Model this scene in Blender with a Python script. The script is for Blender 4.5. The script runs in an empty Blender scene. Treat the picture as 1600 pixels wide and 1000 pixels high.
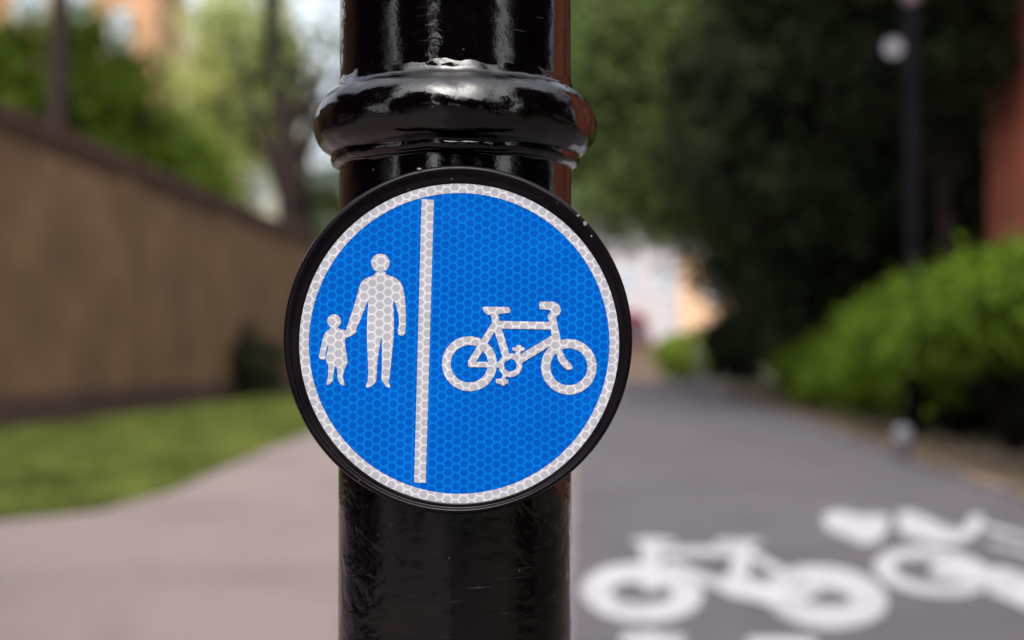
import bpy, math, random
import numpy as np
from mathutils import Vector, Matrix
from mathutils.geometry import tessellate_polygon
R = math.radians
sc = bpy.context.scene
col = sc.collection
rng = np.random.default_rng(7)
random.seed(7)

# ------------------------------------------------------------------ camera
CAM_Z, FOC = 1.0, 50 / 36 * 1600
TILT = math.atan(55 / FOC)
cam = bpy.data.objects.new('camera', bpy.data.cameras.new('camera'))
col.objects.link(cam)
cam.location = (0, 0, CAM_Z)
cam.rotation_euler = (math.pi / 2 + TILT, 0, 0)
cam.data.lens = 50
cam.data.sensor_width = 36
cam.data.clip_start = 0.05
cam.data.clip_end = 2000
cam.data.dof.use_dof = True
cam.data.dof.focus_distance = 0.672
cam.data.dof.aperture_fstop = 4.7
sc.camera = cam

# ------------------------------------------------------------------ world, sun, exposure
w = bpy.data.worlds.new('World')
sc.world = w
w.use_nodes = True
nt = w.node_tree
nt.nodes.clear()
sky = nt.nodes.new('ShaderNodeTexSky')
sky.sky_type = 'NISHITA'
sky.sun_disc = False
sky.sun_elevation = R(52)
sky.sun_rotation = R(185)
sky.air_density = 1.0
sky.dust_density = 5.0
sky.ozone_density = 1.0
hsv = nt.nodes.new('ShaderNodeHueSaturation')
hsv.inputs['Saturation'].default_value = 0.38
hsv.inputs['Value'].default_value = 1.0
bg = nt.nodes.new('ShaderNodeBackground')
bg.inputs['Strength'].default_value = 0.15
wo = nt.nodes.new('ShaderNodeOutputWorld')
nt.links.new(sky.outputs[0], hsv.inputs['Color'])
nt.links.new(hsv.outputs[0], bg.inputs['Color'])
nt.links.new(bg.outputs[0], wo.inputs['Surface'])
sd = bpy.data.lights.new('sun', 'SUN')
sd.energy = 0.5
sd.angle = R(140)
sd.color = (1.0, 0.96, 0.92)
sun = bpy.data.objects.new('sun', sd)
col.objects.link(sun)
SUN_EL, SUN_AZ = R(52), R(185)          # azimuth clockwise from +Y
sv = Vector((math.sin(SUN_AZ) * math.cos(SUN_EL), math.cos(SUN_AZ) * math.cos(SUN_EL), math.sin(SUN_EL)))
sun.rotation_euler = sv.to_track_quat('Z', 'Y').to_euler()
sun.location = sv * 50
sc.view_settings.view_transform = 'Standard'
sc.view_settings.look = 'None'
sc.view_settings.exposure = 1.4
sc.view_settings.gamma = 1
sc.render.engine = 'CYCLES'
sc.cycles.use_denoising = True
sc.cycles.max_bounces = 8
sc.cycles.sample_clamp_indirect = 6

# ------------------------------------------------------------------ helpers
def ray(px, py):
    v = (500 - py) / FOC
    return Vector(((px - 800) / FOC, math.cos(TILT) - v * math.sin(TILT), math.sin(TILT) + v * math.cos(TILT)))

def at(px, py, Y):
    d = ray(px, py)
    return Vector((0, 0, CAM_Z)) + d * (Y / d.y)

def gp(px, py, z=0.0):
    d = ray(px, py)
    return Vector((0, 0, CAM_Z)) + d * ((z - CAM_Z) / d.z)

def tag(o, label=None, cat=None, group=None, kind=None):
    if label: o['label'] = label
    if cat: o['category'] = cat
    if group: o['group'] = group
    if kind: o['kind'] = kind
    return o

def empty(name, loc, label, cat, group=None):
    o = bpy.data.objects.new(name, None)
    o.empty_display_size = 0.1
    o.location = loc
    col.objects.link(o)
    return tag(o, label, cat, group)

def link(name, verts, faces, m, parent=None, smooth=False, bevel=0.0):
    me = bpy.data.meshes.new(name)
    me.from_pydata([tuple(v) for v in verts], [], faces)
    me.materials.append(m)
    if smooth:
        me.polygons.foreach_set('use_smooth', [True] * len(me.polygons))
    me.update()
    o = bpy.data.objects.new(name, me)
    col.objects.link(o)
    if parent: o.parent = parent
    if bevel:
        b = o.modifiers.new('bevel', 'BEVEL')
        b.width = bevel
        b.segments = 2
        b.limit_method = 'ANGLE'
    return o

def np_mesh(name, V, nper, m, parent=None):
    """V: (n*nper,3) array, every nper verts are one face."""
    n = len(V) // nper
    me = bpy.data.meshes.new(name)
    me.vertices.add(len(V))
    me.vertices.foreach_set('co', V.astype(np.float32).ravel())
    me.loops.add(len(V))
    me.loops.foreach_set('vertex_index', np.arange(len(V), dtype=np.int32))
    me.polygons.add(n)
    me.polygons.foreach_set('loop_start', np.arange(n, dtype=np.int32) * nper)
    me.materials.append(m)
    me.update(calc_edges=True)
    me.validate()
    o = bpy.data.objects.new(name, me)
    col.objects.link(o)
    if parent: o.parent = parent
    return o

class MB:
    def __init__(s): s.v, s.f = [], []
    def box(s, x0, x1, y0, y1, z0, z1, M=None):
        b = len(s.v)
        P = [Vector(p) for p in ((x0,y0,z0),(x1,y0,z0),(x1,y1,z0),(x0,y1,z0),(x0,y0,z1),(x1,y0,z1),(x1,y1,z1),(x0,y1,z1))]
        if M: P = [M @ p for p in P]
        s.v += P
        s.f += [[b+i for i in q] for q in ((0,3,2,1),(4,5,6,7),(0,1,5,4),(1,2,6,5),(2,3,7,6),(3,0,4,7))]
        return s
    def tube(s, pts, rad, n=12, cap=True):
        b = len(s.v)
        pts = [Vector(p) for p in pts]
        for i, p in enumerate(pts):
            t = (pts[min(i+1, len(pts)-1)] - pts[max(i-1, 0)]).normalized()
            a = t.cross(Vector((0.31, 0.95, 0.05))).normalized()
            c = t.cross(a)
            for k in range(n):
                an = 2 * math.pi * k / n
                s.v.append(p + (a * math.cos(an) + c * math.sin(an)) * rad[i])
        for i in range(len(pts) - 1):
            for k in range(n):
                s.f.append([b+i*n+k, b+i*n+(k+1) % n, b+(i+1)*n+(k+1) % n, b+(i+1)*n+k])
        if cap:
            s.f.append([b+k for k in range(n)][::-1])
            s.f.append([b+(len(pts)-1)*n+k for k in range(n)])
        return s
    def lathe(s, prof, n=48, cx=0, cy=0):
        b = len(s.v)
        for r, z in prof:
            for k in range(n):
                a = 2 * math.pi * k / n
                s.v.append(Vector((cx + r * math.cos(a), cy + r * math.sin(a), z)))
        for i in range(len(prof) - 1):
            for k in range(n):
                s.f.append([b+i*n+k, b+i*n+(k+1) % n, b+(i+1)*n+(k+1) % n, b+(i+1)*n+k])
        s.f.append([b+k for k in range(n)][::-1])
        s.f.append([b+(len(prof)-1)*n+k for k in range(n)])
        return s
    def poly(s, P, M=lambda p: p):
        """flat polygon, 2D points mapped by M"""
        b = len(s.v)
        tri = tessellate_polygon([[Vector((p[0], p[1], 0)) for p in P]])
        s.v += [Vector(M(p)) for p in P]
        for t in tri:
            q = [b + i for i in t]
            n = (s.v[q[1]] - s.v[q[0]]).cross(s.v[q[2]] - s.v[q[0]])
            s.f.append(q)
        return s
    def build(s, name, m, parent=None, smooth=False, bevel=0.0):
        return link(name, s.v, s.f, m, parent, smooth, bevel)

# ------------------------------------------------------------------ materials
def mat(name, base=(.5,.5,.5), rough=.6, spec=.5, metal=0.0):
    m = bpy.data.materials.new(name)
    m.use_nodes = True
    p = m.node_tree.nodes['Principled BSDF']
    p.inputs['Base Color'].default_value = (*base, 1)
    p.inputs['Roughness'].default_value = rough
    p.inputs['Specular IOR Level'].default_value = spec
    p.inputs['Metallic'].default_value = metal
    return m

def N(m, t, **kw):
    n = m.node_tree.nodes.new(t)
    for k, v in kw.items(): setattr(n, k, v)
    return n

def noise_mat(name, c1, c2, scale, rough=.8, spec=.3, bump=0.0, detail=6, c3=None, scale2=None, bscale=None):
    m = mat(name, c1, rough, spec)
    L = m.node_tree.links.new
    p = m.node_tree.nodes['Principled BSDF']
    tc = N(m, 'ShaderNodeTexCoord')
    no = N(m, 'ShaderNodeTexNoise')
    no.inputs['Scale'].default_value = scale
    no.inputs['Detail'].default_value = detail
    L(tc.outputs['Object'], no.inputs['Vector'])
    rp = N(m, 'ShaderNodeValToRGB')
    rp.color_ramp.elements[0].position = .35
    rp.color_ramp.elements[1].position = .65
    rp.color_ramp.elements[0].color = (*c1, 1)
    rp.color_ramp.elements[1].color = (*c2, 1)
    L(no.outputs['Fac'], rp.inputs['Fac'])
    out = rp.outputs['Color']
    if c3:
        n2 = N(m, 'ShaderNodeTexNoise')
        n2.inputs['Scale'].default_value = scale2
        n2.inputs['Detail'].default_value = 3
        L(tc.outputs['Object'], n2.inputs['Vector'])
        r2 = N(m, 'ShaderNodeValToRGB')
        r2.color_ramp.elements[0].position = .45
        r2.color_ramp.elements[1].position = .62
        L(n2.outputs['Fac'], r2.inputs['Fac'])
        mx = N(m, 'ShaderNodeMix', data_type='RGBA')
        L(r2.outputs['Color'], mx.inputs['Factor'])
        L(out, mx.inputs[6])
        mx.inputs[7].default_value = (*c3, 1)
        out = mx.outputs[2]
    L(out, p.inputs['Base Color'])
    if bump:
        nb = N(m, 'ShaderNodeTexNoise')
        nb.inputs['Scale'].default_value = bscale or scale * 3
        nb.inputs['Detail'].default_value = 5
        L(tc.outputs['Object'], nb.inputs['Vector'])
        bp = N(m, 'ShaderNodeBump')
        bp.inputs['Distance'].default_value = bump
        L(nb.outputs['Fac'], bp.inputs['Height'])
        L(bp.outputs['Normal'], p.inputs['Normal'])
    return m

def brick_mat(name, c1, c2, mortar, sx=1.0):
    m = mat(name, c1, .85, .25)
    L = m.node_tree.links.new
    p = m.node_tree.nodes['Principled BSDF']
    tc = N(m, 'ShaderNodeTexCoord')
    sep = N(m, 'ShaderNodeSeparateXYZ')
    cmb = N(m, 'ShaderNodeCombineXYZ')
    add = N(m, 'ShaderNodeMath', operation='ADD')
    L(tc.outputs['Object'], sep.inputs[0])
    L(sep.outputs[0], add.inputs[0]); L(sep.outputs[1], add.inputs[1])
    L(add.outputs[0], cmb.inputs[0]); L(sep.outputs[2], cmb.inputs[1])
    b = N(m, 'ShaderNodeTexBrick')
    b.inputs['Color1'].default_value = (*c1, 1)
    b.inputs['Color2'].default_value = (*c2, 1)
    b.inputs['Mortar'].default_value = (*mortar, 1)
    b.inputs['Scale'].default_value = 1
    b.inputs['Brick Width'].default_value = .225
    b.inputs['Row Height'].default_value = .075
    b.inputs['Mortar Size'].default_value = .008
    L(cmb.outputs[0], b.inputs['Vector'])
    no = N(m, 'ShaderNodeTexNoise')
    no.inputs['Scale'].default_value = .7
    no.inputs['Detail'].default_value = 5
    L(tc.outputs['Object'], no.inputs['Vector'])
    mr = N(m, 'ShaderNodeMapRange')
    mr.inputs['From Min'].default_value = .3; mr.inputs['From Max'].default_value = .7
    mr.inputs['To Min'].default_value = .7; mr.inputs['To Max'].default_value = 1.2
    L(no.outputs['Fac'], mr.inputs['Value'])
    vm = N(m, 'ShaderNodeVectorMath', operation='SCALE')
    L(b.outputs['Color'], vm.inputs[0]); L(mr.outputs[0], vm.inputs['Scale'])
    L(vm.outputs[0], p.inputs['Base Color'])
    bp = N(m, 'ShaderNodeBump')
    bp.inputs['Distance'].default_value = .006
    bp.invert = True
    L(b.outputs['Fac'], bp.inputs['Height'])
    L(bp.outputs['Normal'], p.inputs['Normal'])
    return m

def leaf_mat(name, dark, light, trans=.3, rough=.5):
    m = mat(name, light, rough, .15)
    L = m.node_tree.links.new
    p = m.node_tree.nodes['Principled BSDF']
    out = m.node_tree.nodes['Material Output']
    g = N(m, 'ShaderNodeNewGeometry')
    rp = N(m, 'ShaderNodeValToRGB')
    rp.color_ramp.elements[0].color = (*dark, 1)
    rp.color_ramp.elements[1].color = (*light, 1)
    L(g.outputs['Random Per Island'], rp.inputs['Fac'])
    tc = N(m, 'ShaderNodeTexCoord')
    no = N(m, 'ShaderNodeTexNoise'); no.inputs['Scale'].default_value = 1.3; no.inputs['Detail'].default_value = 2
    L(tc.outputs['Object'], no.inputs['Vector'])
    mr = N(m, 'ShaderNodeMapRange')
    mr.inputs['From Min'].default_value = .32; mr.inputs['From Max'].default_value = .68
    mr.inputs['To Min'].default_value = .5; mr.inputs['To Max'].default_value = 1.45
    L(no.outputs['Fac'], mr.inputs['Value'])
    vm = N(m, 'ShaderNodeVectorMath', operation='SCALE')
    L(rp.outputs['Color'], vm.inputs[0]); L(mr.outputs[0], vm.inputs['Scale'])
    L(vm.outputs[0], p.inputs['Base Color'])
    tr = N(m, 'ShaderNodeBsdfTranslucent')
    L(vm.outputs[0], tr.inputs['Color'])
    mx = N(m, 'ShaderNodeMixShader')
    mx.inputs[0].default_value = trans
    L(p.outputs[0], mx.inputs[1]); L(tr.outputs[0], mx.inputs[2])
    L(mx.outputs[0], out.inputs['Surface'])
    return m

def paint_mat(name, base, rough, amp=1.0, spec=.62):
    """thick hand-brushed gloss paint over cast iron: lumps, ripples, fine scratches and dust specks"""
    m = mat(name, base, rough, spec)
    L = m.node_tree.links.new
    p = m.node_tree.nodes['Principled BSDF']
    tc = N(m, 'ShaderNodeTexCoord')
    def noise(scale, vec=None, detail=3, rgh=.5, dist=0):
        n = N(m, 'ShaderNodeTexNoise')
        n.inputs['Scale'].default_value = scale
        n.inputs['Detail'].default_value = detail
        n.inputs['Roughness'].default_value = rgh
        n.inputs['Distortion'].default_value = dist
        L(vec or tc.outputs['Object'], n.inputs['Vector'])
        return n.outputs['Fac']
    def stretch(sx, sy, sz):
        mp = N(m, 'ShaderNodeMapping')
        mp.inputs['Scale'].default_value = (sx, sy, sz)
        L(tc.outputs['Object'], mp.inputs['Vector'])
        return mp.outputs[0]
    # height = lumps + pits (patchy) + ripple
    mask = N(m, 'ShaderNodeMapRange'); mask.inputs['From Min'].default_value = .42; mask.inputs['From Max'].default_value = .62
    L(noise(9, detail=2), mask.inputs['Value'])
    lump = noise(75, detail=3, dist=.6)
    lm = N(m, 'ShaderNodeMath', operation='MULTIPLY'); L(lump, lm.inputs[0]); L(mask.outputs[0], lm.inputs[1])
    b1 = N(m, 'ShaderNodeBump'); b1.inputs['Distance'].default_value = .0012 * amp
    L(lm.outputs[0], b1.inputs['Height'])
    b2 = N(m, 'ShaderNodeBump'); b2.inputs['Distance'].default_value = .00026 * amp
    L(noise(80, stretch(1, 1, 1.5), 1), b2.inputs['Height']); L(b1.outputs[0], b2.inputs['Normal'])
    b3 = N(m, 'ShaderNodeBump'); b3.inputs['Distance'].default_value = .00006 * amp
    L(noise(700, detail=2), b3.inputs['Height']); L(b2.outputs[0], b3.inputs['Normal'])
    L(b3.outputs[0], p.inputs['Normal'])
    # dust specks and horizontal scratches
    vo = N(m, 'ShaderNodeTexVoronoi'); vo.inputs['Scale'].default_value = 95
    L(tc.outputs['Object'], vo.inputs['Vector'])
    sp = N(m, 'ShaderNodeMath', operation='LESS_THAN'); sp.inputs[1].default_value = .055
    L(vo.outputs['Distance'], sp.inputs[0])
    scr = N(m, 'ShaderNodeMapRange'); scr.inputs['From Min'].default_value = .69; scr.inputs['From Max'].default_value = .78
    mp = N(m, 'ShaderNodeMapping'); mp.inputs['Scale'].default_value = (.06, .06, 1); mp.inputs['Rotation'].default_value = (0, R(4), 0)
    L(tc.outputs['Object'], mp.inputs['Vector'])
    L(noise(900, mp.outputs[0], 2), scr.inputs['Value'])
    pm = N(m, 'ShaderNodeMapRange'); pm.inputs['From Min'].default_value = .5; pm.inputs['From Max'].default_value = .6
    L(noise(14, detail=2), pm.inputs['Value'])
    s2 = N(m, 'ShaderNodeMath', operation='MULTIPLY'); L(scr.outputs[0], s2.inputs[0]); L(pm.outputs[0], s2.inputs[1])
    mxm = N(m, 'ShaderNodeMath', operation='MAXIMUM'); L(sp.outputs[0], mxm.inputs[0]); L(s2.outputs[0], mxm.inputs[1])
    mx = N(m, 'ShaderNodeMix', data_type='RGBA')
    L(mxm.outputs[0], mx.inputs['Factor'])
    mx.inputs[6].default_value = (*base, 1); mx.inputs[7].default_value = (.05, .045, .055, 1)
    L(mx.outputs[2], p.inputs['Base Color'])
    # smudges in the gloss
    rr = N(m, 'ShaderNodeMapRange'); rr.inputs['From Min'].default_value = .35; rr.inputs['From Max'].default_value = .75
    rr.inputs['To Min'].default_value = rough * .7; rr.inputs['To Max'].default_value = rough * 2.2
    L(noise(30, detail=4), rr.inputs['Value'])
    L(rr.outputs[0], p.inputs['Roughness'])
    return m

PX = 0.075 / 250          # metres per photo pixel on the sign
def honey_mat(name, cell, line, rough=.35):
    """retro-reflective honeycomb sheeting"""
    m = mat(name, cell, rough, .05)
    L = m.node_tree.links.new
    p = m.node_tree.nodes['Principled BSDF']
    def V(v):
        n = N(m, 'ShaderNodeValue'); n.outputs[0].default_value = v; return n.outputs[0]
    def M_(op, a, b=None, c=None):
        n = N(m, 'ShaderNodeMath', operation=op)
        for i, x in enumerate((a, b, c)):
            if x is None: continue
            if isinstance(x, (int, float)): n.inputs[i].default_value = x
            else: L(x, n.inputs[i])
        return n.outputs[0]
    tc = N(m, 'ShaderNodeTexCoord')
    mp = N(m, 'ShaderNodeMapping'); mp.inputs['Rotation'].default_value = (0, R(-1.35), 0)
    L(tc.outputs['Object'], mp.inputs['Vector'])
    sep = N(m, 'ShaderNodeSeparateXYZ'); L(mp.outputs[0], sep.inputs[0])
    dy = 13.95 * PX; dx = 12.55 * PX
    x = M_('MULTIPLY', sep.outputs[0], .866 / dx)      # cell pitch -> 1
    y = M_('MULTIPLY', sep.outputs[2], 1 / dy)
    W = 1.732
    def hexd(x, y):
        fx = M_('ABSOLUTE', M_('SUBTRACT', M_('MULTIPLY', M_('FRACT', M_('DIVIDE', x, W)), W), W / 2))
        fy = M_('ABSOLUTE', M_('SUBTRACT', M_('FRACT', y), .5))
        h = M_('MAXIMUM', fy, M_('ADD', M_('MULTIPLY', fx, .866), M_('MULTIPLY', fy, .5)))
        r = M_('SQRT', M_('ADD', M_('MULTIPLY', fx, fx), M_('MULTIPLY', fy, fy)))
        return M_('ADD', M_('MULTIPLY', h, .65), M_('MULTIPLY', r, .35))
    d = M_('MINIMUM', hexd(M_('ADD', x, 50 * W), M_('ADD', y, 50)), hexd(M_('ADD', x, 50.5 * W), M_('ADD', y, 50.5)))
    mr = N(m, 'ShaderNodeMapRange', interpolation_type='SMOOTHSTEP')
    mr.inputs['From Min'].default_value = .36; mr.inputs['From Max'].default_value = .46
    L(d, mr.inputs['Value'])
    no = N(m, 'ShaderNodeTexNoise'); no.inputs['Scale'].default_value = 60; no.inputs['Detail'].default_value = 4
    L(tc.outputs['Object'], no.inputs['Vector'])
    mx = N(m, 'ShaderNodeMix', data_type='RGBA')
    L(mr.outputs[0], mx.inputs['Factor'])
    mx.inputs[6].default_value = (*cell, 1); mx.inputs[7].default_value = (*line, 1)
    g = N(m, 'ShaderNodeMapRange'); g.inputs['To Min'].default_value = .9; g.inputs['To Max'].default_value = 1.06
    g.inputs['From Min'].default_value = .3; g.inputs['From Max'].default_value = .7
    L(no.outputs['Fac'], g.inputs['Value'])
    vm = N(m, 'ShaderNodeVectorMath', operation='SCALE'); L(mx.outputs[2], vm.inputs[0]); L(g.outputs[0], vm.inputs['Scale'])
    L(vm.outputs[0], p.inputs['Base Color'])
    return m

M = {}
M['post'] = paint_mat('gloss_black_paint', (.0014, .0005, .0012), .07)
M['bezel'] = paint_mat('satin_black_plastic', (.003, .0015, .003), .24, .25, .2)
M['blue'] = honey_mat('blue_sheeting', (.0005, .086, .45), (.001, .155, .59))
M['white'] = honey_mat('white_sheeting', (.40, .40, .45), (.61, .615, .65))
M['asphalt'] = noise_mat('grey_asphalt', (.082, .074, .084), (.122, .112, .124), 35, .9, .2, .004, c3=(.088, .080, .090), scale2=.8, bscale=150)
M['footway'] = noise_mat('pink_footway', (.195, .150, .143), (.245, .191, .183), 30, .9, .2, .004, c3=(.185, .145, .138), scale2=.6, bscale=150)
M['soil'] = noise_mat('brown_soil', (.03, .02, .016), (.06, .042, .03), 6, .95, .1, .02, c3=(.13, .10, .07), scale2=1.3)
M['litter_ground'] = noise_mat('verge_soil', (.10, .072, .062), (.165, .12, .105), 4, .95, .1, .02, c3=(.10, .10, .05), scale2=.9)
M['turf'] = noise_mat('turf', (.045, .085, .015), (.18, .17, .04), 1.1, .95, .1, .01)
M['pale_paving'] = noise_mat('pale_paving', (.33, .3, .3), (.42, .39, .38), 3, .9)
M['kerb'] = noise_mat('kerb_stone', (.2, .17, .16), (.27, .235, .22), 8, .9)
M['marking'] = noise_mat('thermoplastic_white', (.33, .325, .34), (.42, .415, .43), 9, .7, .2, .001, c3=(.43, .425, .44), scale2=2)
M['wall'] = brick_mat('brown_brick', (.205, .110, .058), (.165, .092, .046), (.19, .13, .075))
M['wall_red'] = brick_mat('reddish_brick', (.20, .092, .055), (.165, .08, .045), (.2, .14, .09))
M['wall_dark'] = brick_mat('plinth_brick', (.07, .038, .03), (.09, .045, .035), (.08, .06, .05))
M['coping'] = noise_mat('coping_tile', (.06, .030, .022), (.095, .045, .032), 4, .8)
M['red_brick'] = brick_mat('red_brick', (.28, .068, .038), (.23, .055, .032), (.2, .09, .06))
M['peach'] = brick_mat('peach_brick', (.42, .22, .12), (.36, .18, .10), (.4, .28, .18))
M['peach_light'] = noise_mat('peach_render', (.5, .33, .2), (.58, .38, .24), 1, .9)
M['cream'] = noise_mat('cream_render', (.56, .53, .38), (.64, .6, .45), 1, .9)
M['whitewall'] = noise_mat('white_render', (.33, .305, .31), (.39, .36, .37), .5, .9)
M['slate'] = noise_mat('slate_roof', (.2, .2, .2), (.3, .29, .29), 3, .7)
M['glass'] = mat('window_glass', (.25, .3, .35), .08, .8)
M['frame'] = mat('window_paint', (.5, .5, .5), .5)
M['bark'] = noise_mat('dark_bark', (.014, .009, .009), (.04, .027, .024), 9, .95, .1, .02)
M['iron'] = noise_mat('lamp_post_paint', (.002, .001, .003), (.004, .003, .005), 8, .7, .05)
M['grey_metal'] = noise_mat('grey_metal', (.15, .15, .18), (.2, .2, .24), 6, .5)
M['plate'] = noise_mat('white_plate', (.17, .165, .205), (.21, .205, .24), 6, .5)
M['pinkgrey'] = noise_mat('pinkish_highlight', (.11, .08, .1), (.14, .1, .12), 6, .5)  # pinkish highlight on the lamp post, put into a colour
M['red_paint'] = mat('red_vehicle_paint', (.5, .03, .035), .3, .5)
M['tyre'] = noise_mat('tyre', (.02, .02, .02), (.03, .03, .03), 10, .9)
M['chrome'] = mat('lamp_glass', (.7, .7, .7), .15, .7)
M['tan'] = noise_mat('tan_stone', (.42, .3, .22), (.5, .36, .27), 3, .9)
M['chip'] = mat('chipped_white', (.2, .19, .2), .6)
M['leaf_dark'] = leaf_mat('leaf_dark', (.036, .062, .018), (.18, .235, .075), .3, .7)
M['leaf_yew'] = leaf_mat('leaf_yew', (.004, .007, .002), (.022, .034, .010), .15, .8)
M['leaf_mid'] = leaf_mat('leaf_mid', (.045, .085, .008), (.18, .26, .025), .45)
M['leaf_hedge'] = leaf_mat('leaf_hedge', (.05, .10, .006), (.14, .22, .015), .25, .7)
M['leaf_pale'] = leaf_mat('leaf_pale', (.35, .39, .11), (.58, .60, .25), .5)
M['leaf_lime'] = leaf_mat('leaf_lime', (.2, .3, .03), (.4, .48, .08), .4)
M['grass'] = leaf_mat('grass_blade', (.065, .115, .018), (.23, .245, .06), .3)
M['litter'] = leaf_mat('dead_leaf', (.12, .075, .05), (.26, .18, .12), .1)

# worn road paint: asphalt grain showing through
def wear(m, under, scale, lo, hi):
    L = m.node_tree.links.new
    p = m.node_tree.nodes['Principled BSDF']
    src = p.inputs['Base Color'].links[0].from_socket
    tc = N(m, 'ShaderNodeTexCoord')
    no = N(m, 'ShaderNodeTexNoise'); no.inputs['Scale'].default_value = scale; no.inputs['Detail'].default_value = 8; no.inputs['Roughness'].default_value = .75
    L(tc.outputs['Object'], no.inputs['Vector'])
    mr = N(m, 'ShaderNodeMapRange'); mr.inputs['From Min'].default_value = lo; mr.inputs['From Max'].default_value = hi
    L(no.outputs['Fac'], mr.inputs['Value'])
    mx = N(m, 'ShaderNodeMix', data_type='RGBA')
    L(mr.outputs[0], mx.inputs['Factor']); L(src, mx.inputs[6]); mx.inputs[7].default_value = (*under, 1)
    L(mx.outputs[2], p.inputs['Base Color'])
wear(M['marking'], (.2, .19, .205), 5, .54, .66)
wear(M['asphalt'], (.065, .058, .067), 1.7, .55, .72)
wear(M['footway'], (.14, .115, .11), 1.3, .53, .72)
wear(M['wall'], (.10, .062, .035), 1.1, .50, .70)

# ------------------------------------------------------------------ foliage
def leaves_at(P, size, up=.35, out=None):
    n = len(P)
    nr = rng.normal(size=(n, 3)); nr[:, 2] += up * 2
    if out is not None: nr += out
    nr /= np.linalg.norm(nr, axis=1)[:, None]
    a = rng.normal(size=(n, 3))
    t = np.cross(nr, a); t /= np.linalg.norm(t, axis=1)[:, None]
    b = np.cross(nr, t)
    s = size * rng.uniform(.6, 1.3, (n, 1))
    V = np.empty((n, 4, 3))
    V[:, 0] = P - t * s
    V[:, 1] = P - b * s * .5 + nr * s * .12
    V[:, 2] = P + t * s
    V[:, 3] = P + b * s * .5 + nr * s * .12
    return V.reshape(-1, 3)

def crown_pts(c, rad, n, clumps, spread=.28, shell=.55, floor=None):
    c = np.array(c, float); rad = np.array(rad, float)
    d = rng.normal(size=(clumps, 3)); d /= np.linalg.norm(d, axis=1)[:, None]
    r = rng.uniform(shell, 1.0, (clumps, 1))
    cc = c + d * r * rad * rng.uniform(.85, 1.08, (clumps, 1))
    wgt = rng.uniform(.4, 1.6, clumps); wgt /= wgt.sum()
    idx = rng.choice(clumps, n, p=wgt)
    sp = spread * rng.uniform(.7, 1.3, clumps)
    P = cc[idx] + rng.normal(size=(n, 3)) * (sp[idx][:, None] * rad.mean()) * np.array([1, 1, .7])
    if floor is not None: P = P[P[:, 2] > floor]
    return P

def tree(name, base, h, crown_c, crown_r, n, clumps, size, leaf, label, cat, group=None, trunk_r=.2, spread=.22, lean=(0, 0), shell=.5, limbs=7, floor=None, lmin=.35):
    bx, by = base
    t = empty(name, (bx, by, 0), label, cat, group)
    tr = MB()
    top = Vector((lean[0], lean[1], h))
    pts, rad = [], []
    for i in range(9):
        u = i / 8
        pts.append(Vector((top.x * u + .12 * math.sin(u * 5 + bx), top.y * u + .1 * math.sin(u * 4 + by), h * u)))
        rad.append(trunk_r * (1 - .75 * u) * (1.35 if i == 0 else 1))
    tr.tube(pts, rad, 12)
    cc = Vector((crown_c[0] - bx, crown_c[1] - by, crown_c[2]))
    for k in range(limbs):
        u = random.uniform(lmin, .95)
        i = int(u * 8)
        p0 = pts[i]
        an = 2 * math.pi * (k / limbs) + random.uniform(-.4, .4)
        e = cc + Vector((math.cos(an) * crown_r[0], math.sin(an) * crown_r[1], random.uniform(-.3, .6) * crown_r[2])) * .8
        mid = (p0 + e) / 2 + Vector((0, 0, -.1 * crown_r[2]))
        tr.tube([p0, (p0 * .5 + mid * .5) + Vector((0, 0, .1)), mid, e], [rad[i] * .6, rad[i] * .45, rad[i] * .3, rad[i] * .08], 7)
    tr.build('trunk', M['bark'], t, True)
    P = crown_pts(cc, crown_r, n, clumps, spread, shell, floor)
    np_mesh('crown', leaves_at(P, size), 4, M[leaf], t)
    return t

def shrub(name, x, y, h, r, n, size, leaf, label, cat='shrub', group=None, low=.0, clumps=60):
    t = empty(name, (x, y, 0), label, cat, group)
    s = MB()
    for k in range(7):
        an = k * .9 + x
        e = Vector((math.cos(an) * r * .6, math.sin(an) * r * .6, h * .7))
        s.tube([(math.cos(an) * .05, math.sin(an) * .05, 0), e * .5 + Vector((0, 0, .1)), e], [.03, .02, .008], 6)
    s.build('stem', M['bark'], t, True)
    zc = (h + low) / 2
    P = crown_pts((0, 0, zc), (r, r, (h - low) / 2), n, clumps, .16, .45, max(.03, low * .8))
    np_mesh('foliage', leaves_at(P, size, .5), 4, M[leaf], t)
    return t

# ------------------------------------------------------------------ the ground
def sheet(name, P, z, m, kind='structure', thick=None):
    b = MB(); b.poly(P, lambda p: (p[0], p[1], z))
    # make every triangle face up
    F = []
    for f in b.f:
        n = (b.v[f[1]] - b.v[f[0]]).cross(b.v[f[2]] - b.v[f[0]])
        F.append(f if n.z > 0 else f[::-1])
    o = link(name, b.v, F, m)
    return tag(o, kind=kind)

def pathx(Y): return 2.72 + .083 * Y if Y > 0 else 2.72 + .083 * Y
def midx(Y): return -.03 + .047 * Y
sheet('ground', [(-400, -400), (400, -400), (400, 400), (-400, 400)], 0, M['soil'])
ys = [-40, 0, 5, 10, 15, 20, 26, 32, 40, 50, 62]
left = [(-14, -40), (-14, 8.1), (-6, 8.25), (-4.2, 8.3), (-3.1, 8.55), (-2.65, 9.1), (-2.5, 10.5), (-2.55, 12.3), (-2.6, 15.3), (-2.6, 18.5), (-1.9, 30), (-.8, 45), (.3, 62)]
sheet('footway', left + [(midx(y), y) for y in ys[::-1]], .004, M['footway'])
sheet('cycle_path', [(midx(y), y) for y in ys] + [(pathx(y), y) for y in ys[::-1]], .004, M['asphalt'])
sheet('verge', left[2:] + [(-5, 62), (-4.9, 44), (-6.25, 18.5), (-6.85, 8.25)], .004, M['turf'])
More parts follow.
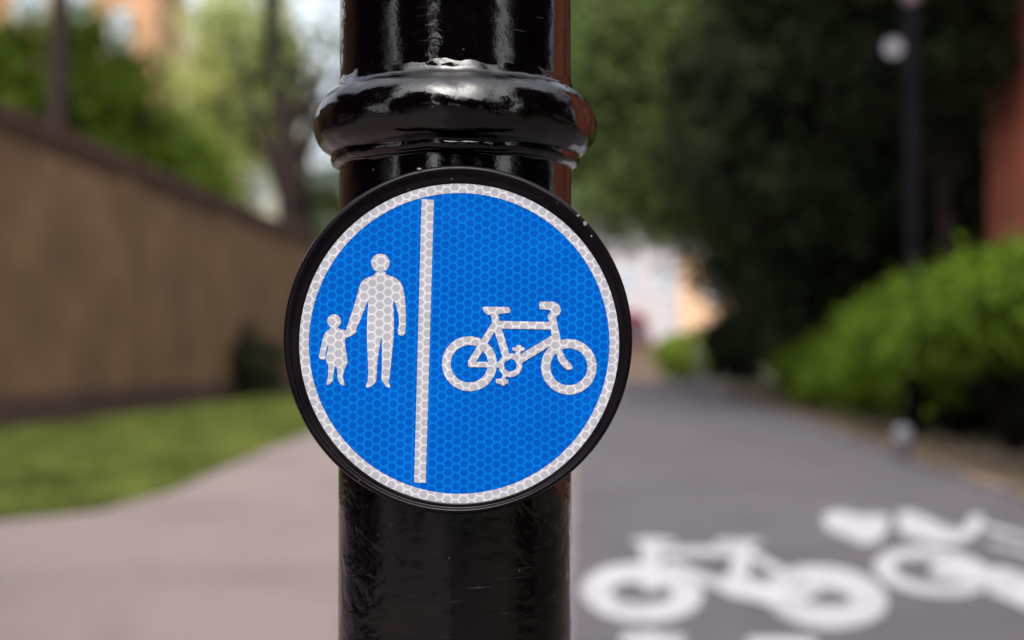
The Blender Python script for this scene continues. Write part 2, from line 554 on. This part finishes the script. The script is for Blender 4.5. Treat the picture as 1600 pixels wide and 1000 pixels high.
sheet('soil_strip', [(pathx(y), y) for y in ys] + [(pathx(y) + 2.6 - .02 * y, y) for y in ys[::-1]], .004, M['litter_ground'])
sheet('pavement', [(-40, 62), (60, 62), (60, 71), (-40, 71)], .004, M['pale_paving'])
sheet('road', [(-60, 71), (80, 71), (80, 82), (-60, 82)], .004, M['asphalt'])
sheet('far_pavement', [(-60, 82), (80, 82), (80, 88), (-60, 88)], .12, M['pale_paving'])
# path edging
k = MB()
yy = np.arange(-10, 60, .915)
for i, y in enumerate(yy):
    x = pathx(y)
    Mx = Matrix.Translation((x + .03, y, 0)) @ Matrix.Rotation(-math.atan(.083), 4, 'Z')
    k.box(-.025, .025, 0, .9, 0, .035, Mx)
tag(k.build('path_edging', M['kerb'], bevel=.004), kind='structure')

# grass
def in_poly(P, poly):
    x, y = P[:, 0], P[:, 1]
    c = np.zeros(len(P), bool)
    n = len(poly)
    for i in range(n):
        x0, y0 = poly[i]; x1, y1 = poly[(i + 1) % n]
        if y0 == y1: continue
        cond = (y0 > y) != (y1 > y)
        c ^= cond & (x < (x1 - x0) * (y - y0) / (y1 - y0) + x0)
    return c
vp = left[2:] + [(-5, 62), (-4.9, 44), (-6.25, 18.5), (-6.85, 8.25)]
P = np.stack([rng.uniform(-7.4, -1, 220000), 8.2 + rng.power(.6, 220000) * 30], 1)
P = P[in_poly(P, vp)]
n = len(P)
hh = rng.uniform(.04, .12, n) * (.75 + .5 * np.sin(P[:, 0] * 2.1 + np.sin(P[:, 1] * 1.3)) ** 2)
an = rng.uniform(0, 6.28, n)
V = np.zeros((n, 3, 3))
wv = .006 + P[:, 1] * .0005
V[:, 0] = np.stack([P[:, 0] - np.cos(an) * wv, P[:, 1] - np.sin(an) * wv, np.full(n, .004)], 1)
V[:, 1] = np.stack([P[:, 0] + np.cos(an) * wv, P[:, 1] + np.sin(an) * wv, np.full(n, .004)], 1)
V[:, 2] = np.stack([P[:, 0] + rng.normal(0, .03, n), P[:, 1] + rng.normal(0, .03, n), hh], 1)
tag(np_mesh('grass', V.reshape(-1, 3), 3, M['grass']), 'short green grass growing on the verge below the brown wall', 'grass', kind='stuff')
# fallen leaves along the right edge
n = 9000
Y = rng.uniform(5, 45, n)
X = np.array([pathx(y) for y in Y]) + np.abs(rng.normal(.3, .5, n)) - .1
tag(np_mesh('fallen_leaves', leaves_at(np.stack([X, Y, np.full(n, .03)], 1), .035, 2.5), 4, M['litter']),
    'dry brown leaf litter along the edge of the asphalt', 'leaf litter', kind='stuff')

# ------------------------------------------------------------------ painted bicycles on the path
def stroke(p, q, w):
    p, q = Vector(p), Vector(q)
    t = (q - p).normalized(); nrm = Vector((-t.y, t.x)) * w / 2
    pts = []
    for k in range(5):
        a = math.pi * k / 4
        pts.append(p + nrm * math.cos(a) - t * w / 2 * math.sin(a) * .6)
    for k in range(5):
        a = math.pi * k / 4
        pts.append(q - nrm * math.cos(a) + t * w / 2 * math.sin(a) * .6)
    return [tuple(v) for v in pts]

def ell(c, rx, ry, tilt=0, n=40):
    ct, st = math.cos(tilt), math.sin(tilt)
    return [(c[0] + rx * math.cos(a) * ct - ry * math.sin(a) * st, c[1] + rx * math.cos(a) * st + ry * math.sin(a) * ct)
            for a in [2 * math.pi * i / n for i in range(n)]]

def ground_symbol(name, polys, rings, label, origin, z0=.008):
    b = MB()
    lay = [0]
    def mp(p):
        g = gp(p[0], p[1]); return (g.x - origin[0], g.y - origin[1], z0 + lay[0] * .0008)
    for c, rx, ry, ix, iy, tl in rings:
        A = [mp(p) for p in ell(c, rx, ry, tl)]; B = [mp(p) for p in ell(c, ix, iy, tl)]
        s = len(b.v); n = len(A)
        b.v += [Vector(v) for v in A + B]
        for i in range(n):
            j = (i + 1) % n
            b.f.append([s + i, s + j, s + n + j, s + n + i])
        lay[0] += 1
    for pl in polys:
        b.poly(pl, mp); lay[0] += 1
    F = []
    for f in b.f:
        nn = (b.v[f[1]] - b.v[f[0]]).cross(b.v[f[2]] - b.v[f[0]])
        F.append(f if nn.z > 0 else f[::-1])
    o = link(name, b.v, F, M['marking'])
    o.location = (origin[0], origin[1], 0)
    return tag(o, label, 'road marking', 'bicycle symbols painted on the cycle path')

bike_polys = [stroke((992, 848), (1052, 850), 9), stroke((1018, 852), (1018, 918), 33),
              stroke((1040, 866), (1172, 864), 13), stroke((1045, 886), (1135, 922), 16),
              stroke((1120, 852), (1186, 852), 8), stroke((1163, 856), (1150, 922), 28),
              stroke((1175, 872), (1275, 930), 14), stroke((1175, 925), (1262, 935), 18),
              [(1112, 918), (1140, 938), (1180, 945), (1222, 960), (1222, 935), (1180, 908), (1140, 902)]]
bike_rings = [((1003, 929), 95, 47, 49, 17, .05), ((1289, 936), 98, 49, 43, 13, .1)]
org = gp(1150, 915)
mk = ground_symbol('bicycle_marking', bike_polys, bike_rings, 'whole white painted bicycle beside the black post, facing left on the asphalt', (org.x, org.y))
mk2 = mk.copy(); col.objects.link(mk2)
mk2.location = (org.x - .265, org.y - 2.62, 0)
mk2['label'] = 'white painted bicycle cut by the bottom edge, nearest to the camera'
polys2 = [[(1284, 808), (1308, 799), (1345, 808), (1386, 806), (1388, 828), (1372, 848), (1350, 853), (1325, 842), (1292, 829)],
          [(1402, 803), (1425, 801), (1450, 812), (1480, 827), (1505, 831), (1518, 808), (1533, 807), (1536, 822), (1525, 838), (1498, 853), (1460, 852), (1420, 842), (1404, 830)],
          stroke((1540, 826), (1660, 858), 8), stroke((1548, 852), (1670, 884), 6),
          stroke((1462, 894), (1560, 906), 26), stroke((1560, 900), (1640, 925), 22),
          [(1545, 890), (1600, 905), (1680, 935), (1680, 985), (1600, 955), (1545, 930)]]
rings2 = [((1458, 896), 93, 37, 62, 20, .12)]
org2 = gp(1460, 880)
ground_symbol('bicycle_marking', polys2, rings2, 'white painted bicycle running off the right edge near the hedge, beyond the whole one', (org2.x, org2.y))

# ------------------------------------------------------------------ the black post with its collar
SIGN_Y = .667
YC = .739
pc = at(711.5, 500, YC)
PXC = pc.x
def pz(py): return at(711, py, YC).z
def pr(rpx): return rpx / FOC * YC * .9966
post = empty('post', (PXC, YC, 0), 'glossy black painted iron post with a rounded collar, carrying the blue sign', 'post')
shaft_r = pr(181.5)
s = MB()
zs = [0, .02] + list(np.linspace(.1, pz(262), 10))
s.lathe([(shaft_r * 1.0, z) for z in zs] + [(shaft_r, pz(240))] + [(shaft_r * .998, z) for z in np.linspace(pz(150), 3.2, 14)], 128)
s.build('shaft', M['post'], post, True)
prof = [(180, 268), (183, 264), (189, 262), (192.5, 258), (194, 252), (193, 247), (194, 244.5), (200, 241), (207, 236), (213, 229), (218, 219), (220.5, 208),
        (221, 198), (219.5, 187), (216, 176), (210, 166), (202, 158), (193, 151), (187, 147), (184, 142), (182.5, 136), (180, 128)]
fine = []
for (r0, z0), (r1, z1) in zip(prof, prof[1:]):
    for u in (0, .5): fine.append((r0 + (r1 - r0) * u, z0 + (z1 - z0) * u))
fine.append(prof[-1])
c = MB().lathe([(pr(r), pz(y)) for r, y in fine], 160)
# hand-cast unevenness
for v in c.v:
    a = math.atan2(v.y, v.x)
    kk = .00022 * math.sin(a * 9 + v.z * 300) + .00018 * math.sin(a * 23 + 2) + .00012 * math.sin(a * 41 + v.z * 900)
    rr = math.hypot(v.x, v.y)
    v.x *= 1 + kk / rr; v.y *= 1 + kk / rr
    v.z += .0003 * math.sin(a * 7 + 1) + .0002 * math.sin(a * 17)
c.f = c.f[:-2]
c.build('collar', M['post'], post, True)
MB().lathe([(shaft_r * 1.25, 0), (shaft_r * 1.25, .06), (shaft_r * 1.18, .08), (shaft_r * 1.02, .1)], 64).build('base', M['post'], post, True)
MB().lathe([(shaft_r * 1.1, 3.18), (shaft_r * 1.12, 3.2), (shaft_r, 3.23), (shaft_r * .6, 3.26), (.004, 3.28)], 48).build('cap', M['post'], post, True)

# ------------------------------------------------------------------ the sign
so = at(717.5, 536, SIGN_Y)
sign = empty('path_sign', so, 'round blue sign with white adult, child and bicycle, in a black rim on the post', 'sign')
def sp(p, y=0.0): return ((p[0] - 717.5) * PX, y, -(p[1] - 536) * PX)
def disc(name, r, y, m, inner=None, n=160):
    b = MB()
    for k in range(n):
        a = 2 * math.pi * k / n
        b.v.append(Vector((r * math.cos(a), y, r * math.sin(a))))
    if inner:
        for k in range(n):
            a = 2 * math.pi * k / n
            b.v.append(Vector((inner * math.cos(a), y, inner * math.sin(a))))
        b.f = [[k, (k + 1) % n, n + (k + 1) % n, n + k] for k in range(n)]
    else:
        b.f = [list(range(n))]
    return b.build(name, m, sign)
disc('face', 249 * PX, 0, M['blue'])
disc('border', 250 * PX, -.00008, M['white'], 235 * PX)
lay = [0]
def sym(name, polys, rings=()):
    b = MB()
    for c_, ro, ri in rings:
        y = -.0001 - lay[0] * .000015; lay[0] += 1
        n = 72; st = len(b.v)
        for rr in (ro, ri):
            for k in range(n):
                a = 2 * math.pi * k / n
                b.v.append(Vector(sp((c_[0] + rr * math.cos(a), c_[1] + rr * math.sin(a)), y)))
        b.f += [[st + k, st + (k + 1) % n, st + n + (k + 1) % n, st + n + k] for k in range(n)]
    for pl in polys:
        y = -.0001 - lay[0] * .000015; lay[0] += 1
        b.poly(pl, lambda p: sp(p, y))
    return b.build(name, M['white'], sign)
sym('divider', [[(658.5, 310.5), (677.5, 311.5), (665.5, 754), (647.5, 753.5)]])
def z6(P): return [(480 + x / 4, 380 + y / 4) for x, y in P]
def chaikin(P, k=1):
    for _ in range(k):
        Q = []
        for i in range(len(P)):
            a, b_ = P[i], P[(i + 1) % len(P)]
            Q += [(a[0] * .75 + b_[0] * .25, a[1] * .75 + b_[1] * .25), (a[0] * .25 + b_[0] * .75, a[1] * .25 + b_[1] * .75)]
        P = Q
    return P
adult = [(425,180),(418,200),(365,218),(343,235),(328,265),(316,310),(298,372),(270,460),(244,535),(238,560),(262,585),(285,562),(306,548),(310,525),(332,478),(362,400),(384,345),
         (378,420),(374,500),(374,600),(378,700),(382,800),(380,858),(368,888),(370,902),(386,902),(410,886),(430,866),(434,840),(437,760),(447,680),(463,580),(466,600),(468,700),(468,800),
         (462,850),(478,876),(500,900),(516,904),(520,892),(508,868),(513,850),(521,780),(531,680),(539,600),(542,540),(541,450),(535,345),(553,385),(568,440),(575,480),(572,520),(564,548),
         (568,570),(590,580),(608,572),(615,545),(617,450),(613,370),(604,300),(590,255),(570,230),(540,210),(500,198),(488,190),(490,178)]
child = [(150,515),(148,530),(120,550),(104,575),(94,610),(82,670),(73,700),(78,722),(98,730),(117,722),(113,695),(122,650),(133,622),(130,660),(122,700),(119,735),(133,762),(131,820),
         (127,858),(118,880),(130,888),(150,872),(162,855),(164,820),(172,768),(184,768),(190,810),(190,850),(204,876),(220,890),(236,888),(229,860),(222,835),(232,790),(250,755),(254,735),
         (245,690),(238,640),(233,596),(268,582),(305,560),(308,540),(296,530),(262,532),(245,546),(215,541),(190,530),(186,515)]
head_a = ell((456, 122), 59, 58, 0, 16)
head_c = ell((168, 487), 43, 44, 0, 16)
sym('pedestrian_symbol', [chaikin(z6(adult)), chaikin(z6(head_a)), chaikin(z6(child)), chaikin(z6(head_c))])
S7 = 5.554
def z7(P): return [(680 + x / S7, 450 + y / S7) for x, y in P]
def st7(p, q, w): return z7(stroke(p, q, w))
cyc = [z7([(418,162),(640,164),(654,192),(646,212),(556,226),(482,234),(450,230),(424,206),(412,180)]),
       st7((508, 205), (535, 330), 64), st7((535, 330), (622, 612), 66), st7((530, 318), (1030, 328), 66),
       st7((515, 322), (312, 650), 62), st7((298, 662), (580, 668), 48), st7((1012, 240), (1058, 470), 68),
       z7([(905,118),(1030,118),(1062,134),(1084,162),(1090,198),(1080,226),(1050,250),(1010,270),(978,262),(975,238),(1005,208),(988,188),(905,184)]),
       st7((1020, 448), (738, 618), 72),
       z7(chaikin([(1030,440),(1085,440),(1092,505),(1108,560),(1135,620),(1185,665),(1196,690),(1175,710),(1140,708),(1095,670),(1065,620),(1048,560),(1026,500)])),
       z7([(686,600),(700,548),(672,545),(668,516),(700,512),(712,494),(740,496),(752,510),(776,516),(774,545),(745,550),(728,600)]),
       z7([(590,740),(575,785),(528,790),(526,825),(560,832),(575,846),(600,844),(606,832),(634,828),(634,795),(608,788),(632,745)])]
sym('bicycle_symbol', cyc, [(z7([(297, 657)])[0], 238 / S7, 162 / S7), (z7([(1160, 683)])[0], 241 / S7, 161 / S7), (z7([(652, 670)])[0], 103 / S7, 55 / S7)])
# black rim: channel, raised lip, rounded outer edge, body going back to the post (local -Y is towards the viewer)
rp = [(249.6, .4, 0), (250.4, -.3, 0), (252, -.45, 0), (257, -.4, .3), (260, -.5, .5), (262, -1.6, .7), (264.5, -2.4, .8), (268, -2.5, .9), (271, -1.7, 1), (272.6, -.2, 1), (273, 1.6, 1),
      (272, 4, 1), (268, 7, 1), (262, 8.5, 1), (200, 9, 1), (120, 9.5, 1)]
b = MB(); n = 200
for r_, y_, t_ in rp:
    cx, cz = -2 * t_ * PX, 6 * t_ * PX
    for k in range(n):
        a = 2 * math.pi * k / n
        b.v.append(Vector((cx + r_ * PX * math.cos(a), y_ * .001, cz + r_ * PX * math.sin(a))))
for i in range(len(rp) - 1):
    for k in range(n):
        b.f.append([i*n+k, i*n+(k+1) % n, (i+1)*n+(k+1) % n, (i+1)*n+k])
b.f.append([(len(rp)-1)*n+k for k in range(n)])
b.build('rim', M['bezel'], sign, True)
# paint chips on the rim
for (px_, py_, w_, h_) in ((655, 264, 5, 2.2), (914, 349, 3.5, 4.5), (924, 369, 1.5, 2), (903, 337, 3, 2)):
    ch = MB()
    cxx, cyy = (px_ - 717.5) * PX, -(py_ - 536) * PX
    m0 = len(ch.v)
    ring = [(cxx + w_ * PX * math.cos(a) * random.uniform(.7, 1.1), cyy + h_ * PX * math.sin(a) * random.uniform(.7, 1.1)) for a in np.linspace(0, 6.28, 9)[:-1]]
    for yv in (-.0027, -.0018):
        for q in ring: ch.v.append(Vector((q[0], yv, q[1])))
    ch.f.append([m0 + i for i in range(8)])
    for i in range(8): ch.f.append([m0+i, m0+(i+1) % 8, m0+8+(i+1) % 8, m0+8+i])
    ch.build('paint_chip', M['chip'], sign)
# bracket between rim and post
MB().box(-.012, .012, .0092, .02, -.05, .05).build('bracket', M['bezel'], sign)

# ------------------------------------------------------------------ garden wall on the left
A, B = Vector((-7.75, 2, 0)), Vector((-5.2, 45, 0))
d = (B - A); Lw = d.length; ang = math.atan2(d.y, d.x)
gw = empty('garden_wall', A, 'long high brown brick garden wall with dark coping behind the grass', 'wall')
gw.rotation_euler.z = ang
HW = 4.15
MB().box(0, Lw, 0, .3, .45, HW).build('brickwork', M['wall'], gw)
MB().box(-.03, Lw + .03, -.04, .34, 0, .448).build('plinth', M['wall_dark'], gw)
cp = MB().box(-.05, Lw + .05, -.09, .39, HW + .002, HW + .08)
cp.box(-.02, Lw + .02, -.02, .32, HW + .083, HW + .2)
MB().box(-.01, Lw + .01, -.05, -.002, HW - .18, HW - .001).build('brick_band', M['coping'], gw)
cp.build('coping', M['coping'], gw)
for i in range(7):
    x = 3 + i * 6.2
    p = MB().box(x, x + .5, -.05, -.002, .452, HW - .182).build('pilaster', M['wall'], gw, bevel=.005)

# ------------------------------------------------------------------ houses
def house(name, x0, x1, y0, y1, h, wallm, label, cat='house', roof=2.2, wins=(), group=None, gable_x=True):
    t = empty(name, ((x0 + x1) / 2, y0, 0), label, cat, group)
    hx = (x1 - x0) / 2; dp = y1 - y0
    MB().box(-hx, hx, 0, dp, 0, h).build('wall', wallm, t)
    if roof:
        v = [(-hx - .3, -.3, h + .003), (hx + .3, -.3, h + .003), (hx + .3, dp + .3, h + .003), (-hx - .3, dp + .3, h + .003)]
        if gable_x: v += [(-hx - .3, dp / 2, h + roof), (hx + .3, dp / 2, h + roof)]; f = [[0,1,5,4],[1,2,5],[2,3,4,5],[3,0,4],[0,3,2,1]]
        else: v += [(0, -.3, h + roof), (0, dp + .3, h + roof)]; f = [[0,1,4],[1,2,5,4],[2,3,5],[3,0,4,5],[0,3,2,1]]
        rf = link('roof', v, f, M['slate'], t)
        MB().box(hx * .5, hx * .5 + .8, dp / 2 - .4, dp / 2 + .4, h + .4, h + roof + 1.0).build('chimney', wallm, rf)
    for (wx, wz, ww, wh) in wins:
        fr = MB()
        for a_, b_, c_, e_ in ((wx, wx + ww, wz, wz + .1), (wx, wx + ww, wz + wh - .1, wz + wh), (wx, wx + .1, wz + .1, wz + wh - .1), (wx + ww - .1, wx + ww, wz + .1, wz + wh - .1), (wx + ww / 2 - .04, wx + ww / 2 + .04, wz + .1, wz + wh - .1)):
            fr.box(a_, b_, -.08, -.002, c_, e_)
        w_ = fr.build('window', M['frame'], t)
        MB().box(wx + .1, wx + ww - .1, -.04, -.004, wz + .1, wz + wh - .1).build('pane', M['glass'], w_)
        MB().box(wx - .08, wx + ww + .08, -.16, -.003, wz - .1, wz - .002).build('sill', M['frame'], w_)
    return t

# peach brick house behind the wall; its gable edge shows at about x=255 in the picture
hx1 = at(246, 50, 46).x
HXC = hx1 - 4.5
def hw(p0, q0, p1, q1):
    a_, b_ = at(p0, q1, 46), at(p1, q0, 46)
    return (a_.x - HXC, a_.z, b_.x - a_.x, b_.z - a_.z)
house('peach_house', hx1 - 9, hx1, 46, 50, 14.2, M['peach'], 'peach brick house behind the high garden wall, glimpsed through leaves', wins=[hw(20, -30, 76, 30), hw(96, -30, 142, 42), hw(168, 15, 205, 85), hw(20, 120, 60, 200), hw(168, 150, 205, 220)], gable_x=False, roof=3.4)
house('cream_house', at(258, 50, 60).x, at(425, 50, 60).x, 60, 68, 13.8, M['cream'], 'cream rendered house with grey roof behind the yellow-green tree', wins=[(-2, 7.4, 1.2, 1.6), (1.0, 7.4, 1.2, 1.6), (-2, 4, 1.2, 1.6), (1.0, 4, 1.2, 1.6)], roof=3.0)
# far side of the street
xs = [at(p, 500, 90).x for p in (560, 760, 950, 1062, 1150)]
house('terraced_house', xs[0], xs[1] - .02, 90, 99, 7.5, M['red_brick'], 'red brick terraced house far off across the street, behind the sign', wins=[(-3, 4.5, 1.3, 1.6), (1.5, 4.5, 1.3, 1.6), (1.5, 1.2, 1.3, 1.6)], group='houses across the far street')
house('terraced_house', xs[1], xs[2] - .02, 90, 99, 7.6, M['peach'], 'orange brick terraced house left of the white one across the street', wins=[(-3, 4.5, 1.3, 1.6), (1.5, 4.5, 1.3, 1.6), (1.5, 1.2, 1.3, 1.6)], group='houses across the far street')
house('terraced_house', xs[2], xs[3] - .02, 90, 99, 7.9, M['whitewall'], 'white rendered house at the far end of the path', wins=[(-1.7, 5.0, 1.1, 1.5), (.6, 5.0, 1.1, 1.5)], group='houses across the far street')
house('terraced_house', xs[3], xs[4], 90, 99, 7.4, M['peach_light'], 'peach house right of the white one across the street', wins=[(-.2, 4.6, 1.0, 1.5)], group='houses across the far street')

# red brick building on the right
rb = empty('brick_building', (6.95, 8, 0), 'tall red brick building at the right edge behind the hedge', 'building')
MB().box(0, 9, 0, 12.7, 0, 9.5).build('wall', M['red_brick'], rb)
rf = link('roof', [(-.3, -.3, 9.503), (9.3, -.3, 9.503), (9.3, 13.0, 9.503), (-.3, 13.0, 9.503), (4.5, -.3, 12.5), (4.5, 13.0, 12.5)], [[0,1,4],[1,2,5,4],[2,3,5],[3,0,4,5],[0,3,2,1]], M['slate'], rb)

# ------------------------------------------------------------------ red van and far things
vy = 60
vx = at(928, 500, vy).x
van = empty('van', (vx, vy, 0), 'red van parked on the far street at the end of the path', 'van')
prof = [(-2.4, .45), (-2.4, 2.5), (-2.2, 2.75), (1.9, 2.8), (2.1, 2.6), (2.35, 1.6), (2.5, 1.3), (2.6, .95), (2.6, .45)]
v = [(x, yy_, z) for yy_ in (-.95, .95) for x, z in prof]; n = len(prof)
f = [list(range(n)), list(range(2 * n - 1, n - 1, -1))] + [[i, i + n, (i + 1) % n + n, (i + 1) % n] for i in range(n)]
link('body', v, f, M['red_paint'], van, bevel=.05)
MB().poly([(1.3, 1.55), (1.3, 2.3), (1.95, 2.3), (2.15, 1.55)], lambda p: (p[0], -.957, p[1])).build('window', M['glass'], van)
for x in (-1.6, 1.7):
    for y_ in (-.9, .75):
        MB().tube([(x, y_, .34), (x, y_ + .18, .34)], [.34, .34], 20).build('wheel', M['tyre'], van)
tag(van, cat='van')
lw = empty('low_wall', (at(1015, 540, 56).x, 56, 0), 'low tan stone wall in front of the red van at the path end', 'wall')
MB().box(-2.2, 1.1, 0, .3, 0, 1.35).build('stonework', M['tan'], lw)
MB().box(-2.25, 1.15, -.05, .35, 1.352, 1.42).build('coping', M['tan'], lw)
shrub('bush', at(1072, 560, 52).x, 52, 2.1, 1.15, 9000, .08, 'leaf_lime', 'bright yellow-green bush at the far end of the path', group=None)
bo = gp(1090, 602)
bl = empty('bollard', (bo.x, bo.y, 0), 'pale grey metal bollard at the far end of the path', 'bollard')
MB().lathe([(.1, 0), (.1, .95), (.13, 1.0), (.14, 1.08), (.12, 1.17), (.06, 1.23), (.005, 1.25)], 24).build('shaft', M['grey_metal'], bl, True)

# lamp post and grey stub by the hedge
LY = 17.0
lx = at(1426, 300, LY).x
lp = empty('lamp_post', (lx, LY, 0), 'slim black lamp post rising behind the bright hedge', 'lamp post')
MB().lathe([(.11, 0), (.11, 1.1), (.085, 1.18), (.078, 5.6)], 24).build('shaft', M['iron'], lp, True)
MB().lathe([(.12, 5.55), (.22, 5.7), (.26, 6.1), (.2, 6.25), (.05, 6.4)], 24).build('lantern', M['iron'], lp, True)
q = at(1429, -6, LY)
MB().lathe([(.086, q.z - .09), (.092, q.z - .08), (.092, q.z + .08), (.086, q.z + .09)], 24).build('highlight_band', M['pinkgrey'], lp, True)  # band added to the shaft in place of a pinkish highlight
q = at(1396, 74, LY - .12)
lp2 = empty('bright_spot_plate', q, 'small round pale plate standing in for a bright spot beside the lamp post', 'sign')
MB().tube([(0, 0, 0), (0, .012, 0)], [.105, .105], 32).build('plate', M['plate'], lp2)  # pale disc added in place of a small bright light spot
MB().tube([(.04, .02, 0), (lx - q.x - .06, .1, 0)], [.012, .012], 8).build('bracket', M['iron'], lp2)
g0 = gp(1411, 716)
gs = empty('marker_post', (g0.x, g0.y, 0), 'short pale grey marker post at the foot of the hedge', 'post')
MB().lathe([(.085, 0), (.085, .25), (.075, .29), (.04, .31), (.004, .315)], 24).build('shaft', M['grey_metal'], gs, True)

# ------------------------------------------------------------------ hedge shrubs on the right
hs = [(4.9, 11.8, 2.0, 1.25, .85, 'bright green rounded shrub at the right edge, nearest of the hedge row'),
      (5.15, 14.6, 2.05, 1.2, .75, 'tall bright green shrub behind the marker post, second in the hedge row'),
      (5.45, 17.4, 1.98, 1.25, .4, 'bright green shrub third from the right edge in the hedge row'),
      (5.75, 20.4, 1.8, 1.2, .05, 'middling green shrub fourth along the hedge row'),
      (6.0, 23.8, 1.6, 1.2, 0, 'low green shrub fifth along the hedge row, in tree shade'),
      (6.25, 27.6, 1.3, 1.2, 0, 'lowest dull green shrub at the far end of the hedge row')]
for x, y, h, r, low, lab in hs:
    shrub('hedge_shrub', x, y, h, r, 15000, .05, 'leaf_hedge', lab, 'shrub', 'bright hedge shrubs beside the cycle path', low, 90)
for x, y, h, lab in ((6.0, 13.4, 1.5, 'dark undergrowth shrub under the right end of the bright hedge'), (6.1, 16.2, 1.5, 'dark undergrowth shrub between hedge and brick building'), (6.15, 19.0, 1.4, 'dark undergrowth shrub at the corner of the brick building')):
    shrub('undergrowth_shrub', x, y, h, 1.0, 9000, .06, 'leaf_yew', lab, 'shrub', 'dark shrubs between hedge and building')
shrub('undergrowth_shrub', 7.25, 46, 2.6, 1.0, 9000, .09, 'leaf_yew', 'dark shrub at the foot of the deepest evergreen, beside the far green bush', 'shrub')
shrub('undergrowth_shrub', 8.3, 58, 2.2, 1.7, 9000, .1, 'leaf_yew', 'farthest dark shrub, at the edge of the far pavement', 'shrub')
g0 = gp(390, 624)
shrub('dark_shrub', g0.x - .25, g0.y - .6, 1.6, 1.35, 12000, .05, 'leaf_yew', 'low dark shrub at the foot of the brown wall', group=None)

# ------------------------------------------------------------------ trees
gR = 'dark evergreen trees along the right of the path'
tree('evergreen_tree', (6.3, 25.5), 7, (6.3, 26, 5.6), (2.6, 2.8, 4.6), 46000, 150, .12, 'leaf_yew', 'blackish evergreen nearest the red brick building', 'tree', gR, spread=.13)
tree('evergreen_tree', (6.35, 21.2), 8, (5.5, 19.8, 7.6), (1.9, 1.8, 3.3), 26000, 90, .09, 'leaf_yew', 'slender dark evergreen whose top leans over the corner of the red brick building', 'tree', gR, trunk_r=.12, spread=.13, limbs=3)
tree('evergreen_tree', (7.6, 30), 8, (7.1, 30.5, 6.0), (3.2, 3.2, 5.4), 52000, 160, .14, 'leaf_yew', 'very dark evergreen behind the black lamp post', 'tree', gR, spread=.13)
tree('evergreen_tree', (7.4, 36), 10, (5.6, 36, 9.0), (4.2, 3.6, 5.2), 60000, 170, .15, 'leaf_dark', 'broad dark green tree arching over the cycle path', 'tree', gR, trunk_r=.3, spread=.14)
tree('evergreen_tree', (11.2, 31), 8, (11, 31, 5), (2.6, 2.6, 5), 30000, 110, .14, 'leaf_yew', 'dark evergreen seen at the corner of the red brick building, behind it', 'tree', gR, spread=.14)
tree('evergreen_tree', (9.4, 42), 10, (8.9, 42, 5.2), (2.9, 3, 5.4), 40000, 120, .16, 'leaf_yew', 'dark evergreen deepest in the row, right of the far white house', 'tree', gR, trunk_r=.3, spread=.14)
tree('broadleaf_tree', (8.8, 52), 12, (5.1, 52, 11.0), (5.3, 4, 6.9), 55000, 200, .18, 'leaf_dark', 'mid green tree farthest off, crown over the end of the path', 'tree', None, trunk_r=.3, spread=.15)
# left, behind the wall
tree('tree', (at(82, 100, 25).x, 25), 11, (at(60, 0, 25).x, 25.5, 11.5), (3, 3, 3), 12000, 60, .12, 'leaf_mid', 'tree with a straight dark trunk behind the garden wall', 'tree', None, trunk_r=.3, spread=.16, lmin=.85)
gL = 'leafy bushes behind the garden wall'
for px_, Yb, h_, r_, lab in ((10, 29, 7.7, 1.9, 'dark green bushy tree at the left edge behind the wall'), (150, 30, 8.0, 1.6, 'mid green bushy tree right of the dark trunk behind the wall'),
                             (225, 34, 7.0, 1.8, 'green bushy tree in front of the peach house, behind the wall'), (282, 38, 7.0, 1.3, 'lower green bushy tree beside the yellow-green one')):
    x_ = at(px_, 200, Yb).x
    tree('bushy_tree', (x_, Yb), h_ * .7, (x_, Yb, h_ * .62), (r_, r_, h_ * .40), 24000, 90, .1, 'leaf_mid', lab, 'tree', gL, trunk_r=.09, spread=.17)
x_ = at(372, 200, 44).x
tree('pale_tree', (x_, 44), 8, (x_, 44, 8.9), (1.75, 1.6, 4.0), 13000, 80, .12, 'leaf_pale', 'pale yellow-green tree with loose foliage left of the post', 'tree', None, trunk_r=.12, spread=.19)
x_ = at(480, 300, 41).x
dt = tree('forked_tree', (x_, 41), 12, (x_ - .2, 41, 10.2), (2.8, 2.4, 3.4), 1500, 34, .12, 'leaf_dark', 'tree with dark forked trunk against the sky, beside the post', 'tree', None, trunk_r=.68, spread=.2, lean=(-1.0, 0), limbs=12)
x_ = at(512, 260, 44).x
tree('bushy_tree', (x_, 44), 5, (x_, 44, 4.6), (1.1, 1.1, 3.1), 9000, 50, .1, 'leaf_dark', 'dark low tree touching the left side of the post', 'tree', gL, trunk_r=.1, spread=.17)
# unseen trees around and behind the camera, spaced to shape reflections in the post
gB = 'unseen dark trees shaping the reflections in the post'
for (bx, by, rx, ry, hz_, lab) in ((-6.0, .2, 2.0, 2.9, 8.5, 'unseen dark tree beside the wall, mirrored only in the left of the gloss'), (5.6, -.2, 1.8, 3.4, 8.5, 'unseen dark tree before the brick building, mirrored only in the right of the gloss'),
                                   (-11.3, -9.5, 2.1, 2.2, 9, 'unseen dark tree behind the viewer nearest the garden wall side'), (-6.9, -10, 2.4, 2.3, 10, 'unseen dark tree behind the viewer at the edge of the footway'),
                                   (-1.3, -12, 2.5, 2.3, 11, 'tallest unseen dark tree straight behind the viewer'), (3.2, -12.5, 2.6, 2.3, 9.5, 'unseen dark tree behind the viewer beside the cycle path'),
                                   (7.8, -11.5, 2.6, 2.3, 9, 'unseen dark tree behind the viewer nearest the brick building side')):
    tree('reflection_tree', (bx, by), hz_ * .8, (bx, by, hz_ * .5), (rx, ry, hz_ * .5), 38000, 150, .12, 'leaf_yew', lab, 'tree', gB, trunk_r=.2, spread=.15)
